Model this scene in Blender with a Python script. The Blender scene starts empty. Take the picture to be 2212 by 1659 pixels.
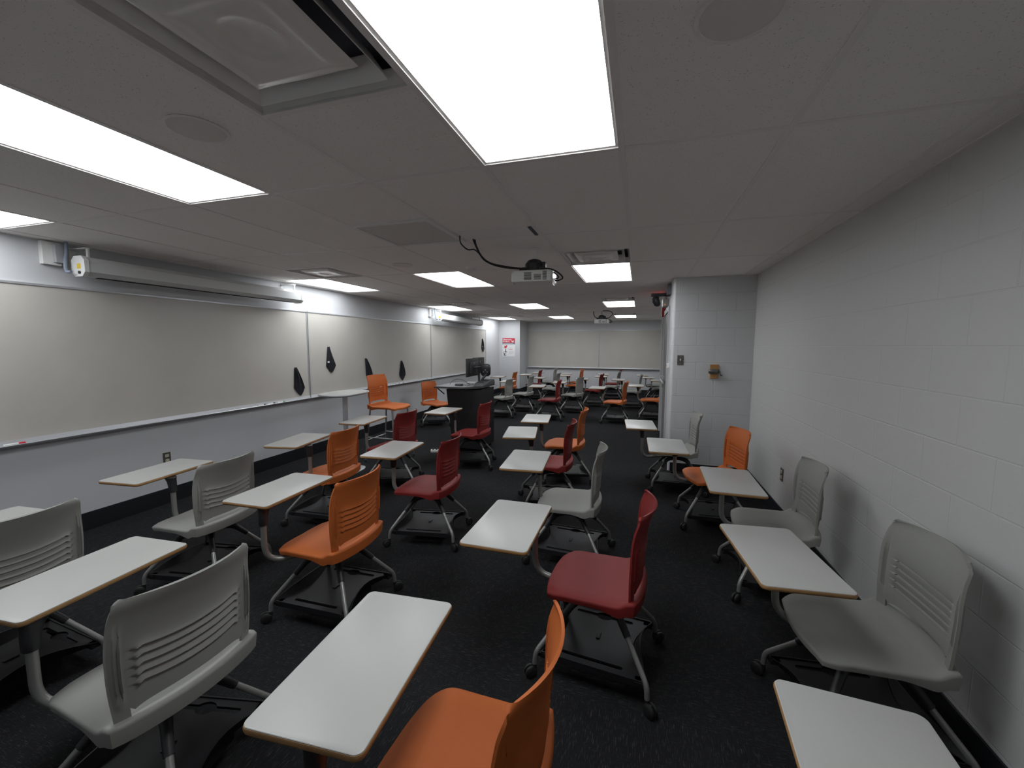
import bpy, bmesh, math, random
from mathutils import Vector, Matrix
random.seed(7)
S = bpy.context.scene
C = S.collection
PI = math.pi
H = 2.409      # ceiling height
TX, TY0 = -0.0952, 1.838      # a ceiling grid crossing
T = 0.6096

# ------------------------------------------------------------------ materials
MATS = {}
def nodemat(name):
    m = bpy.data.materials.new(name); m.use_nodes = True
    nt = m.node_tree; b = nt.nodes['Principled BSDF']
    MATS[name] = m
    return m, nt, b
def mat(name, col, rough=0.5, metal=0.0, bump=0.0, bscale=400.0, spec=None, var=0.0):
    m, nt, b = nodemat(name)
    b.inputs['Base Color'].default_value = (*col, 1)
    b.inputs['Roughness'].default_value = rough
    b.inputs['Metallic'].default_value = metal
    if spec is not None: b.inputs['Specular IOR Level'].default_value = spec
    tc = nt.nodes.new('ShaderNodeTexCoord')
    n = nt.nodes.new('ShaderNodeTexNoise'); n.inputs['Scale'].default_value = bscale
    nt.links.new(tc.outputs['Object'], n.inputs['Vector'])
    if bump:
        bp = nt.nodes.new('ShaderNodeBump'); bp.inputs['Strength'].default_value = bump
        bp.inputs['Distance'].default_value = 0.001
        nt.links.new(n.outputs['Fac'], bp.inputs['Height']); nt.links.new(bp.outputs['Normal'], b.inputs['Normal'])
    if var:
        n2 = nt.nodes.new('ShaderNodeTexNoise'); n2.inputs['Scale'].default_value = 3.0
        nt.links.new(tc.outputs['Object'], n2.inputs['Vector'])
        r = nt.nodes.new('ShaderNodeValToRGB')
        r.color_ramp.elements[0].color = (*[c*(1-var) for c in col], 1); r.color_ramp.elements[0].position = .35
        r.color_ramp.elements[1].color = (*[min(1, c*(1+var)) for c in col], 1); r.color_ramp.elements[1].position = .65
        nt.links.new(n2.outputs['Fac'], r.inputs['Fac']); nt.links.new(r.outputs['Color'], b.inputs['Base Color'])
    return m
def emis(name, col, strength):
    m = bpy.data.materials.new(name); m.use_nodes = True
    nt = m.node_tree; nt.nodes.clear()
    e = nt.nodes.new('ShaderNodeEmission'); o = nt.nodes.new('ShaderNodeOutputMaterial')
    e.inputs['Color'].default_value = (*col, 1); e.inputs['Strength'].default_value = strength
    nt.links.new(e.outputs[0], o.inputs[0]); MATS[name] = m
    return m

M_orange = mat('orange_plastic', (0.47, 0.120, 0.028), 0.55, spec=.25, bump=.25, bscale=900)
M_red = mat('red_plastic', (0.20, 0.020, 0.019), 0.55, spec=.25, bump=.25, bscale=900)
M_grey = mat('grey_plastic', (0.27, 0.27, 0.25), 0.55, spec=.25, bump=.25, bscale=900)
M_black = mat('black_plastic', (0.022, 0.022, 0.024), 0.45, bump=.2, bscale=700)
M_tray = mat('tray_plastic', (0.012, 0.012, 0.0135), 0.5, spec=.3, bump=.2, bscale=700)
M_rubber = mat('black_rubber', (0.012, 0.012, 0.012), 0.6)
M_steel = mat('satin_steel', (0.45, 0.45, 0.44), 0.33, metal=.9)
M_paintsteel = mat('silver_paint', (0.30, 0.30, 0.285), 0.38, metal=.55)
M_lam = mat('white_laminate', (0.44, 0.44, 0.42), 0.35, bump=.12, bscale=1500, var=.02)
M_ply = mat('tan_edge', (0.34, 0.19, 0.075), 0.5, var=.15)
M_walls = mat('wall_paint', (0.57, 0.58, 0.595), 0.55, bump=.3, bscale=120)
M_board = mat('whiteboard_surface', (0.52, 0.50, 0.455), 0.34, var=.02)
M_alu = mat('aluminium_trim', (0.55, 0.56, 0.58), 0.4, metal=.6)
M_white = mat('white_metal', (0.72, 0.72, 0.70), 0.4)
M_ceilw = mat('ceiling_metal_white', (0.80, 0.77, 0.745), 0.5)
M_enamel = mat('white_enamel', (0.80, 0.78, 0.75), 0.22, spec=.7)
M_base = mat('black_baseboard', (0.012, 0.013, 0.016), 0.45)
M_cloth = mat('black_cloth', (0.010, 0.011, 0.016), 0.9, bump=.6, bscale=500)
M_wood = mat('oak_block', (0.42, 0.22, 0.07), 0.5, var=.2)
M_fixred = mat('alarm_red', (0.35, 0.015, 0.018), 0.35)
M_lect = mat('lectern_black', (0.010, 0.010, 0.012), 0.5, bump=.15)
M_lecttop = mat('lectern_top', (0.045, 0.045, 0.048), 0.38)
M_lectend = mat('lectern_cap', (0.035, 0.035, 0.036), 0.5)
M_plate = mat('steel_plate', (0.16, 0.15, 0.135), 0.4, metal=.6)
M_yellow = mat('yellow_label', (0.70, 0.50, 0.05), 0.5)
M_conduit = mat('blue_grey_conduit', (0.22, 0.26, 0.33), 0.4)
M_door = mat('door_brown_grey', (0.18, 0.165, 0.155), 0.5)
M_dframe = mat('door_frame_grey', (0.42, 0.43, 0.43), 0.45)
M_paper = mat('poster_paper', (0.78, 0.79, 0.78), 0.6)
M_pred = mat('poster_red', (0.55, 0.03, 0.05), 0.6)
M_pgrey = mat('poster_grey', (0.16, 0.17, 0.20), 0.6)
M_ink = mat('dark_ink', (0.04, 0.045, 0.06), 0.6)
M_inkl = mat('light_grey_ink', (0.40, 0.40, 0.42), 0.6)
M_green = mat('green_cap', (0.03, 0.25, 0.08), 0.5)
M_dark = mat('dark_void', (0.01, 0.01, 0.012), 0.8)
M_duct = mat('duct_grey', (0.10, 0.11, 0.14), 0.5, metal=.3)
M_cream = mat('cream_plastic', (0.62, 0.58, 0.45), 0.4)
M_lamp = emis('lamp_lens', (0.93, 0.965, 1.0), 6.5)
M_exit = emis('exit_red_glow', (1.0, 0.06, 0.05), 2.2)
M_led = emis('orange_led', (1.0, 0.25, 0.05), 2.0)

def ceiling_tile_mat():
    m, nt, b = nodemat('ceiling_tile')
    tc = nt.nodes.new('ShaderNodeTexCoord')
    b.inputs['Roughness'].default_value = .9
    def fleck(scale, rot, lo, hi):
        mp = nt.nodes.new('ShaderNodeMapping'); mp.inputs['Scale'].default_value = scale; mp.inputs['Rotation'].default_value = (0, 0, rot)
        nt.links.new(tc.outputs['Object'], mp.inputs['Vector'])
        n = nt.nodes.new('ShaderNodeTexNoise'); n.inputs['Scale'].default_value = 1.0; n.inputs['Detail'].default_value = 1.5
        nt.links.new(mp.outputs[0], n.inputs['Vector'])
        r = nt.nodes.new('ShaderNodeMapRange'); r.inputs[1].default_value = lo; r.inputs[2].default_value = hi
        r.inputs[3].default_value = 0; r.inputs[4].default_value = 1
        nt.links.new(n.outputs['Fac'], r.inputs[0]); return r.outputs[0]
    a = fleck((110, 330, 1), .5, .70, .74); c = fleck((300, 100, 1), .2, .71, .75)
    mx = nt.nodes.new('ShaderNodeMath'); mx.operation = 'MAXIMUM'
    nt.links.new(a, mx.inputs[0]); nt.links.new(c, mx.inputs[1])
    mix = nt.nodes.new('ShaderNodeMixRGB'); mix.inputs[1].default_value = (0.86, 0.83, 0.80, 1); mix.inputs[2].default_value = (0.42, 0.40, 0.38, 1)
    nt.links.new(mx.outputs[0], mix.inputs[0]); nt.links.new(mix.outputs[0], b.inputs['Base Color'])
    n = nt.nodes.new('ShaderNodeTexNoise'); n.inputs['Scale'].default_value = 260
    nt.links.new(tc.outputs['Object'], n.inputs['Vector'])
    bp = nt.nodes.new('ShaderNodeBump'); bp.inputs['Strength'].default_value = .35; bp.inputs['Distance'].default_value = .001
    nt.links.new(n.outputs['Fac'], bp.inputs['Height']); nt.links.new(bp.outputs['Normal'], b.inputs['Normal'])
    return m
M_tile = ceiling_tile_mat()

def carpet_mat():
    m, nt, b = nodemat('carpet')
    tc = nt.nodes.new('ShaderNodeTexCoord')
    b.inputs['Roughness'].default_value = .95; b.inputs['Specular IOR Level'].default_value = .12
    def lines(scale, rot, lo, hi):
        mp = nt.nodes.new('ShaderNodeMapping'); mp.inputs['Scale'].default_value = scale; mp.inputs['Rotation'].default_value = (0, 0, rot)
        nt.links.new(tc.outputs['Object'], mp.inputs['Vector'])
        n = nt.nodes.new('ShaderNodeTexNoise'); n.inputs['Scale'].default_value = 1.0; n.inputs['Detail'].default_value = 2.0; n.inputs['Distortion'].default_value = .6
        nt.links.new(mp.outputs[0], n.inputs['Vector'])
        r = nt.nodes.new('ShaderNodeMapRange'); r.inputs[1].default_value = lo; r.inputs[2].default_value = hi
        nt.links.new(n.outputs['Fac'], r.inputs[0]); return r.outputs[0]
    l1 = lines((28, 330, 1), .12, .58, .74); l2 = lines((330, 26, 1), -.1, .58, .74)
    ck = nt.nodes.new('ShaderNodeTexBrick'); ck.inputs['Scale'].default_value = 1.0
    ck.inputs['Brick Width'].default_value = 1.0; ck.inputs['Row Height'].default_value = .25; ck.inputs['Mortar Size'].default_value = .0
    ck.inputs['Color1'].default_value = (0, 0, 0, 1); ck.inputs['Color2'].default_value = (1, 1, 1, 1)
    nt.links.new(tc.outputs['Object'], ck.inputs['Vector'])
    mixl = nt.nodes.new('ShaderNodeMixRGB'); nt.links.new(ck.outputs['Color'], mixl.inputs[0])
    nt.links.new(l1, mixl.inputs[1]); nt.links.new(l2, mixl.inputs[2])
    big = lines((1.7, 1.7, 1), 0, .3, .7)
    base = nt.nodes.new('ShaderNodeMixRGB'); base.inputs[1].default_value = (0.0125, 0.0127, 0.0142, 1); base.inputs[2].default_value = (0.0165, 0.0165, 0.0175, 1)
    nt.links.new(big, base.inputs[0])
    mix = nt.nodes.new('ShaderNodeMixRGB'); mix.inputs[2].default_value = (0.080, 0.080, 0.078, 1)
    nt.links.new(mixl.outputs[0], mix.inputs[0]); nt.links.new(base.outputs[0], mix.inputs[1])
    nt.links.new(mix.outputs[0], b.inputs['Base Color'])
    n = nt.nodes.new('ShaderNodeTexNoise'); n.inputs['Scale'].default_value = 700
    nt.links.new(tc.outputs['Object'], n.inputs['Vector'])
    bp = nt.nodes.new('ShaderNodeBump'); bp.inputs['Strength'].default_value = .6; bp.inputs['Distance'].default_value = .003
    nt.links.new(n.outputs['Fac'], bp.inputs['Height']); nt.links.new(bp.outputs['Normal'], b.inputs['Normal'])
    return m
M_carpet = carpet_mat()

def block_mat(name, axis, off, deep=.003, col=(0.57, 0.58, 0.595)):
    """painted concrete block; axis = horizontal world axis along the wall"""
    m, nt, b = nodemat(name)
    tc = nt.nodes.new('ShaderNodeTexCoord'); sp = nt.nodes.new('ShaderNodeSeparateXYZ')
    nt.links.new(tc.outputs['Object'], sp.inputs[0])
    cb = nt.nodes.new('ShaderNodeCombineXYZ')
    ax = nt.nodes.new('ShaderNodeMath'); ax.operation = 'ADD'; ax.inputs[1].default_value = 20 * .4064 - off
    az = nt.nodes.new('ShaderNodeMath'); az.operation = 'ADD'; az.inputs[1].default_value = 10 * .2045 - .170
    nt.links.new(sp.outputs[axis], ax.inputs[0]); nt.links.new(sp.outputs['Z'], az.inputs[0])
    nt.links.new(ax.outputs[0], cb.inputs[0]); nt.links.new(az.outputs[0], cb.inputs[1])
    br = nt.nodes.new('ShaderNodeTexBrick'); br.inputs['Scale'].default_value = 1.0
    br.inputs['Brick Width'].default_value = .4064; br.inputs['Row Height'].default_value = .2045
    br.inputs['Mortar Size'].default_value = .0045; br.inputs['Mortar Smooth'].default_value = .6
    nt.links.new(cb.outputs[0], br.inputs['Vector'])
    n = nt.nodes.new('ShaderNodeTexNoise'); n.inputs['Scale'].default_value = 60; n.inputs['Detail'].default_value = 5
    nt.links.new(tc.outputs['Object'], n.inputs['Vector'])
    b1 = nt.nodes.new('ShaderNodeBump'); b1.inputs['Strength'].default_value = .35; b1.inputs['Distance'].default_value = .0012
    nt.links.new(n.outputs['Fac'], b1.inputs['Height'])
    b2 = nt.nodes.new('ShaderNodeBump'); b2.invert = True; b2.inputs['Strength'].default_value = .8; b2.inputs['Distance'].default_value = deep
    nt.links.new(br.outputs['Fac'], b2.inputs['Height']); nt.links.new(b1.outputs['Normal'], b2.inputs['Normal'])
    nt.links.new(b2.outputs['Normal'], b.inputs['Normal'])
    b.inputs['Base Color'].default_value = (*col, 1); b.inputs['Roughness'].default_value = .5
    return m
M_blockY = block_mat('block_wall_long', 'Y', 0.10, .0012, (.565, .56, .55))
M_blockX = block_mat('block_wall_cross', 'X', 0.653, .003, (.565, .572, .575))

# ------------------------------------------------------------------ mesh helpers
def new_mesh(bm, name, m, smooth=False, recalc=True):
    if recalc: bmesh.ops.recalc_face_normals(bm, faces=bm.faces)
    me = bpy.data.meshes.new(name); bm.to_mesh(me); bm.free()
    for x in (m if isinstance(m, (list, tuple)) else [m]): me.materials.append(x)
    if smooth:
        for p in me.polygons: p.use_smooth = True
        try: me.set_sharp_from_angle(angle=math.radians(38 if smooth is True else smooth))
        except Exception: pass
    return me
def link(name, me, parent=None):
    o = bpy.data.objects.new(name, me); C.objects.link(o)
    if parent is not None: o.parent = parent
    return o
def obj(name, bm, m, parent=None, smooth=False):
    return link(name, new_mesh(bm, name, m, smooth), parent)
def tag(o, label, cat, group=None, kind=None):
    o['label'] = label; o['category'] = cat
    if group: o['group'] = group
    if kind: o['kind'] = kind
    return o
def thing(name, label, cat, loc=(0, 0, 0), rz=0, group=None):
    o = bpy.data.objects.new(name, None); C.objects.link(o); o.location = loc; o.rotation_euler = (0, 0, rz)
    o.empty_display_size = .1
    return tag(o, label, cat, group)
def structure(name, bm, m, smooth=False):
    o = obj(name, bm, m, None, smooth); o['kind'] = 'structure'; return o
def BM(): return bmesh.new()
def box(bm, a, b, mi=0, bev=0):
    x0, y0, z0 = a; x1, y1, z1 = b
    vs = [bm.verts.new(p) for p in [(x0,y0,z0),(x1,y0,z0),(x1,y1,z0),(x0,y1,z0),(x0,y0,z1),(x1,y0,z1),(x1,y1,z1),(x0,y1,z1)]]
    fs = [bm.faces.new([vs[i] for i in q]) for q in [(0,3,2,1),(4,5,6,7),(0,1,5,4),(1,2,6,5),(2,3,7,6),(3,0,4,7)]]
    for f in fs: f.material_index = mi
    if bev:
        es = list({e for f in fs for e in f.edges})
        r = bmesh.ops.bevel(bm, geom=es, offset=bev, segments=2, affect='EDGES', profile=.6)
        for f in r['faces']: f.material_index = mi
    return bm
def BOX(a, b, bev=0): return box(BM(), a, b, 0, bev)
def xf(bm, M, start=0):
    bm.verts.ensure_lookup_table()
    for v in bm.verts[start:]: v.co = M @ v.co
    return bm
def frame_of(d):
    d = Vector(d).normalized(); up = Vector((0, 0, 1)) if abs(d.z) < .95 else Vector((1, 0, 0))
    a = d.cross(up).normalized(); return a, a.cross(d).normalized()
def tube(bm, pts, r, seg=12, cap=True, mi=0):
    pts = [Vector(p) for p in pts]; n = len(pts)
    rs = r if isinstance(r, (list, tuple)) else [r] * n
    rings = []; a = None
    for i, p in enumerate(pts):
        d = (pts[min(i+1, n-1)] - pts[max(i-1, 0)]).normalized()
        if a is None: a, b = frame_of(d)
        else:
            a = (a - d * a.dot(d)).normalized(); b = a.cross(d).normalized()
        rings.append([bm.verts.new(p + rs[i] * (a * math.cos(2*PI*k/seg) + b * math.sin(2*PI*k/seg))) for k in range(seg)])
    for i in range(n-1):
        for k in range(seg):
            f = bm.faces.new([rings[i][k], rings[i][(k+1) % seg], rings[i+1][(k+1) % seg], rings[i+1][k]]); f.material_index = mi
    if cap:
        bm.faces.new(rings[0][::-1]).material_index = mi; bm.faces.new(rings[-1]).material_index = mi
    return bm
def smoothpath(pts, n=6):
    """Catmull-Rom through pts"""
    P = [Vector(p) for p in pts]; out = []
    for i in range(len(P)-1):
        p0 = P[max(i-1, 0)]; p1 = P[i]; p2 = P[i+1]; p3 = P[min(i+2, len(P)-1)]
        for k in range(n):
            t = k/n
            out.append(.5*((2*p1)+(-p0+p2)*t+(2*p0-5*p1+4*p2-p3)*t*t+(-p0+3*p1-3*p2+p3)*t**3))
    out.append(P[-1]); return out
def fillet(pts, r, n=5):
    """polyline with rounded interior corners"""
    P = [Vector(p) for p in pts]; out = [P[0]]
    for i in range(1, len(P)-1):
        a = (P[i-1]-P[i]); b = (P[i+1]-P[i]); ra = min(r, a.length*.49, b.length*.49)
        s = P[i]+a.normalized()*ra; e = P[i]+b.normalized()*ra
        for k in range(n+1):
            t = k/n; out.append((1-t)**2*s+2*t*(1-t)*P[i]+t*t*e)
    out.append(P[-1]); return out
def rrect(hx, hy, r, n=5, cx=0, cy=0):
    out = []
    for sx, sy, a0 in ((1, 1, 0), (-1, 1, 90), (-1, -1, 180), (1, -1, 270)):
        for k in range(n+1):
            a = math.radians(a0+90*k/n)
            out.append((cx+sx*(hx-r)+r*math.cos(a), cy+sy*(hy-r)+r*math.sin(a)))
    return out
def circ(r, n=24, cx=0, cy=0): return [(cx+r*math.cos(2*PI*k/n), cy+r*math.sin(2*PI*k/n)) for k in range(n)]
def prism(bm, poly, z0, z1, mi=0):
    a = [bm.verts.new((x, y, z0)) for x, y in poly]; b = [bm.verts.new((x, y, z1)) for x, y in poly]
    n = len(poly)
    bm.faces.new(a[::-1]).material_index = mi; bm.faces.new(b).material_index = mi
    for i in range(n): bm.faces.new([a[i], a[(i+1) % n], b[(i+1) % n], b[i]]).material_index = mi
    return bm
def loft(bm, rings, cap=True):
    """rings: lists of 3d points, equal counts"""
    R = [[bm.verts.new(p) for p in r] for r in rings]; n = len(R[0])
    for i in range(len(R)-1):
        for k in range(n): bm.faces.new([R[i][k], R[i][(k+1) % n], R[i+1][(k+1) % n], R[i+1][k]])
    if cap: bm.faces.new(R[0][::-1]); bm.faces.new(R[-1])
    return bm
def plate(outer, holes, z0, z1):
    """flat plate with real holes"""
    bm = BM(); es = []
    for loop in [outer]+holes:
        vs = [bm.verts.new((x, y, z0)) for x, y in loop]
        for i in range(len(vs)): es.append(bm.edges.new((vs[i], vs[(i+1) % len(vs)])))
    r = bmesh.ops.triangle_fill(bm, use_beauty=True, use_dissolve=False, edges=es)
    fs = [f for f in r['geom'] if isinstance(f, bmesh.types.BMFace)]
    e = bmesh.ops.extrude_face_region(bm, geom=fs)
    for v in e['geom']:
        if isinstance(v, bmesh.types.BMVert): v.co.z = z1
    return bm
def lathe(bm, prof, seg=24, M=None):
    """prof: (r, z) list; closed at ends where r = 0"""
    s = len(bm.verts); R = []
    for r, z in prof:
        R.append([bm.verts.new((0, 0, z))] if r == 0 else [bm.verts.new((r*math.cos(2*PI*k/seg), r*math.sin(2*PI*k/seg), z)) for k in range(seg)])
    for a, b in zip(R, R[1:]):
        for k in range(seg):
            k2 = (k+1) % seg
            if len(a) == 1 and len(b) == 1: continue
            if len(a) == 1: bm.faces.new([a[0], b[k2], b[k]])
            elif len(b) == 1: bm.faces.new([a[k], a[k2], b[0]])
            else: bm.faces.new([a[k], a[k2], b[k2], b[k]])
    if M: xf(bm, M, s)
    return bm
RX = lambda d: Matrix.Rotation(math.radians(d), 4, 'X')
RY = lambda d: Matrix.Rotation(math.radians(d), 4, 'Y')
RZ = lambda d: Matrix.Rotation(math.radians(d), 4, 'Z')
TR = lambda x, y, z: Matrix.Translation((x, y, z))
def text_mesh(name, s, size, m, M, parent, depth=.0006, spacing=1.0, font_bold=0.0):
    cu = bpy.data.curves.new(name, 'FONT'); cu.body = s; cu.size = size; cu.extrude = depth; cu.offset = font_bold; cu.space_character = spacing
    o = bpy.data.objects.new(name+'_tmp', cu); C.objects.link(o)
    bpy.context.view_layer.update()
    me = bpy.data.meshes.new_from_object(o.evaluated_get(bpy.context.evaluated_depsgraph_get()))
    bpy.data.objects.remove(o); me.transform(M); me.materials.clear(); me.materials.append(m)
    return link(name, me, parent)
def copy_tree(o, parent=None):
    c = o.copy(); C.objects.link(c)
    if parent is not None: c.parent = parent
    for ch in list(o.children): copy_tree(ch, c)
    return c

# ------------------------------------------------------------------ room shell
XL, XR, YB, YF = -4.5, 1.26, -1.0, 14.06
XA, YA, YA2 = 0.375, 5.38, 7.80      # alcove pier
XP, YP = -3.78, 13.17                # poster bump-out
structure('floor', BOX((XL-.1, YB-.1, -.1), (XR+.1, YF+.1, 0)), M_carpet)
structure('wall_left', BOX((XL-.1, YB, 0), (XL, YP, H+.3)), M_walls)
structure('wall_right', BOX((XR, YB, 0), (XR+.1, YF, H+.3)), M_blockY)
structure('wall_back', BOX((XL-.1, YB-.1, 0), (XR+.1, YB, H+.3)), M_walls)
structure('wall_front', BOX((XP, YF, 0), (XR+.1, YF+.1, H+.3)), M_walls)
structure('wall_corner', BOX((XL-.1, YP, 0), (XP, YF+.1, H+.3)), M_walls)
# pier with bullnose corner
pts = [(XR+.05, YA)] + [(XA+.03-.03*math.sin(a), YA+.03-.03*math.cos(a)) for a in [i*PI/12 for i in range(7)]] + \
      [(XA+.02-.02*math.cos(a), YA2-.02+.02*math.sin(a)) for a in [i*PI/8 for i in range(5)]] + [(XR+.05, YA2)]
structure('wall_pier', prism(BM(), pts[::-1], 0, H+.05), M_blockX, smooth=30)
# baseboards
def baseboard(name, a, b):
    bm = BOX(a, b, .003); structure(name, bm, M_base)
HB = .155
baseboard('baseboard_left', (XL-.001, YB, 0), (XL+.010, YP, HB))
baseboard('baseboard_right', (XR-.010, YB, 0), (XR+.001, YA, HB))
baseboard('baseboard_pier', (XA+.03, YA-.010, 0), (XR-.010, YA+.001, HB))
baseboard('baseboard_pier_side', (XA-.010, YA+.03, 0), (XA+.001, YA2-.02, HB))
baseboard('baseboard_front', (XP+.010, YF-.010, 0), (XR, YF+.001, HB))
baseboard('baseboard_corner', (XL+.010, YP-.010, 0), (XP, YP+.001, HB))
baseboard('baseboard_corner_side', (XP-.001, YP-.010, 0), (XP+.010, YF-.010, HB))

# ceiling: panels laid in a grid, with cells left open for the fixtures
lights = [(-i*3*T+TX-T, TY0-2*T+j*6*T) for j in range(4) for i in range(3)]       # lower-left corners, 1 x 2 cells
diff = [(TX-2*T, TY0-2*T)] + [(TX-T, TY0+3*T+j*6*T) for j in range(3)] + [(TX-6*T, TY0+3*T+j*6*T) for j in range(3)]
grille = (TX-3*T, TY0+T)
open_cells = set()
def cell(x, y): return (round((x-TX)/T), round((y-TY0)/T))
for x, y in lights: open_cells.add(cell(x, y)); open_cells.add(cell(x, y+T))
for x, y in diff: open_cells.add(cell(x, y))
open_cells.add(cell(*grille))
bm = BM()
i0 = math.floor((XL-TX)/T); i1 = math.ceil((XR-TX)/T); j0 = math.floor((YB-TY0)/T); j1 = math.ceil((YF-TY0)/T)
for i in range(i0, i1):
    for j in range(j0, j1):
        if (i, j) in open_cells: continue
        x0 = max(TX+i*T, XL-.02); x1 = min(TX+(i+1)*T, XR+.02); y0 = max(TY0+j*T, YB-.02); y1 = min(TY0+(j+1)*T, YF+.02)
        vs = [bm.verts.new(p) for p in [(x0, y0, H), (x0, y1, H), (x1, y1, H), (x1, y0, H)]]
        bm.faces.new(vs)
bmesh.ops.remove_doubles(bm, verts=bm.verts, dist=1e-4)
me = new_mesh(bm, 'ceiling', M_tile, recalc=False); o = link('ceiling', me); o['kind'] = 'structure'
structure('ceiling_slab', BOX((XL-.1, YB-.1, H+.30), (XR+.1, YF+.1, H+.36)), M_dark)  # unseen slab closing the room above the ceiling panels
bm = BM(); w = .012
for i in range(i0+1, i1): box(bm, (TX+i*T-w, YB, H-.003), (TX+i*T+w, YF, H+.006))
for j in range(j0, j1+1):
    y = TY0+j*T
    if y <= YB or y >= YF: continue
    if j % 2 == 0: box(bm, (XL, y-w, H-.0028), (XR, y+w, H+.006))
    else:
        for i in range(i0, i1):
            if (i, j) in open_cells and (i, j-1) in open_cells: continue
            if (i, j) in open_cells or (i, j-1) in open_cells: box(bm, (TX+i*T, y-w, H-.0028), (TX+(i+1)*T, y+w, H+.006))
structure('trim_1', bm, M_ceilw)
bm = BM()
box(bm, (XL, YB, H-.004), (XL+.022, YP, H+.004)); box(bm, (XR-.022, YB, H-.004), (XR, YF, H+.004))
box(bm, (XA, YA-.022, H-.004), (XR, YA, H+.004)); box(bm, (XP, YF-.022, H-.004), (XR, YF, H+.004)); box(bm, (XL, YP-.022, H-.004), (XP, YP, H+.004))
structure('trim_2', bm, M_ceilw)

# ------------------------------------------------------------------ ceiling fixtures
def make_light():
    r = thing('ceiling_light', '', 'ceiling light', group='troffer lights in the ceiling grid')
    bm = BM(); t = .024
    for a, b in (((0, 0), (T, t)), ((0, 2*T-t), (T, 2*T)), ((0, t), (t, 2*T-t)), ((T-t, t), (T, 2*T-t))):
        box(bm, (a[0], a[1], .003), (b[0], b[1], .03))
    box(bm, (.01, .01, .05), (T-.01, 2*T-.01, .09))
    obj('frame', bm, M_ceilw, r)
    obj('diffuser', BOX((t, t, .010), (T-t, 2*T-t, .014)), M_lamp, r)
    return r
L0 = make_light()
row = ['row nearest the camera', 'second row from the camera', 'third row from the camera', 'row nearest the far wall']
col = ['rightmost', 'middle', 'leftmost']
for n, (x, y) in enumerate(lights):
    o = L0 if n == 0 else copy_tree(L0)
    o.location = (x, y, H); j, i = divmod(n, 3)
    o['label'] = f'{col[i]} bright rectangular ceiling light in the {row[j]}'
def make_diffuser():
    r = thing('air_diffuser', '', 'air vent', group='square air diffusers in the ceiling')
    def sq(h0, z0, h1, z1, th=.004):
        c = T/2; R = []
        for h, z in ((h0, z0), (h1, z1), (h1, z1+th), (h0, z0+th)):
            R.append([(c-h, c-h, z), (c+h, c-h, z), (c+h, c+h, z), (c-h, c+h, z)])
        bm = BM(); V = [[bm.verts.new(p) for p in q] for q in R]
        for a in range(4):
            for k in range(4): bm.faces.new([V[a][k], V[a][(k+1) % 4], V[(a+1) % 4][(k+1) % 4], V[(a+1) % 4][k]])
        return bm
    bm = sq(.3035, .0, .270, .040); obj('outer_cone', bm, M_enamel, r)
    bm = sq(.250, -.002, .215, .055); obj('middle_cone', bm, M_enamel, r)
    bm = BM(); c = T/2; N = 40; h = .190
    def press(a, b_):
        e = max(abs(a), abs(b_)); d = math.hypot(a, b_)
        z = -.004+.014*max(0, (e-.86)/.14)**2-.006*math.exp(-((e-.74)/.07)**2)
        z += .010*math.exp(-(d/.42)**4)-.004*math.exp(-((d-.45)/.05)**2)-.005*math.exp(-(d/.07)**2)
        return z+.0012*math.sin(5*a+1)*math.sin(4*b_)
    vv = [[bm.verts.new((c-h+2*h*i/N, c-h+2*h*j/N, press(i/N*2-1, j/N*2-1))) for j in range(N+1)] for i in range(N+1)]
    for i in range(N):
        for j in range(N): bm.faces.new([vv[i][j], vv[i][j+1], vv[i+1][j+1], vv[i+1][j]])
    obj('centre_panel', bm, M_enamel, r, smooth=60)
    bm = BM()
    for k in range(4): box(bm, (0, 0, .09), (T, T, .095)) if k == 0 else None
    for a, b in (((0, 0), (T, .004)), ((0, T-.004), (T, T)), ((0, 0), (.004, T)), ((T-.004, 0), (T, T))): box(bm, (a[0], a[1], .004), (b[0], b[1], .095))
    obj('neck', bm, M_duct, r)
    return r
D0 = make_diffuser()
dl = ['large square air diffuser overhead beside the nearest middle light', 'square air diffuser just before the second light of the right-hand column',
      'square air diffuser just before the third light of the right-hand column', 'square air diffuser just before the last light of the right-hand column',
      'square air diffuser beside the second light of the left-hand column, above the first screen', 'square air diffuser beside the third light of the left-hand column, above the far screen',
      'square air diffuser beside the last light of the left-hand column, near the poster']
for n, (x, y) in enumerate(diff):
    o = D0 if n == 0 else copy_tree(D0)
    o.location = (x, y, H); o['label'] = dl[n]
r = thing('return_grille', 'flat square return air panel with white frame, left of the near projector cables', 'air vent', (grille[0], grille[1], H))
bm = BM()
for a, b in (((0, 0), (T, .035)), ((0, T-.035), (T, T)), ((0, .035), (.035, T-.035)), ((T-.035, .035), (T, T-.035))): box(bm, (a[0], a[1], -.012), (b[0], b[1], .02), 0, .002)
obj('frame', bm, M_white, r)
obj('perforated_panel', BOX((.035, .035, -.006), (T-.035, T-.035, .004)), mat('perforated_metal', (.62, .60, .575), .6, bump=.8, bscale=350), r)
r = thing('projector_cover_plate', 'slim white cover plate in the ceiling behind the near projector', 'cover plate', (0, 0, H))
obj('plate', BOX((-1.27, 2.80, -.008), (-.76, 3.04, -.0001), .002), M_ceilw, r)
bm = BM(); box(bm, (-.755, 2.82, -.007), (-.735, 3.04, -.0001)); [box(bm, (-.75+.007*k, 2.83, -.009), (-.747+.007*k, 3.0, -.006)) for k in range(2)]
obj('end_slot', bm, M_duct, r)
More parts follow.
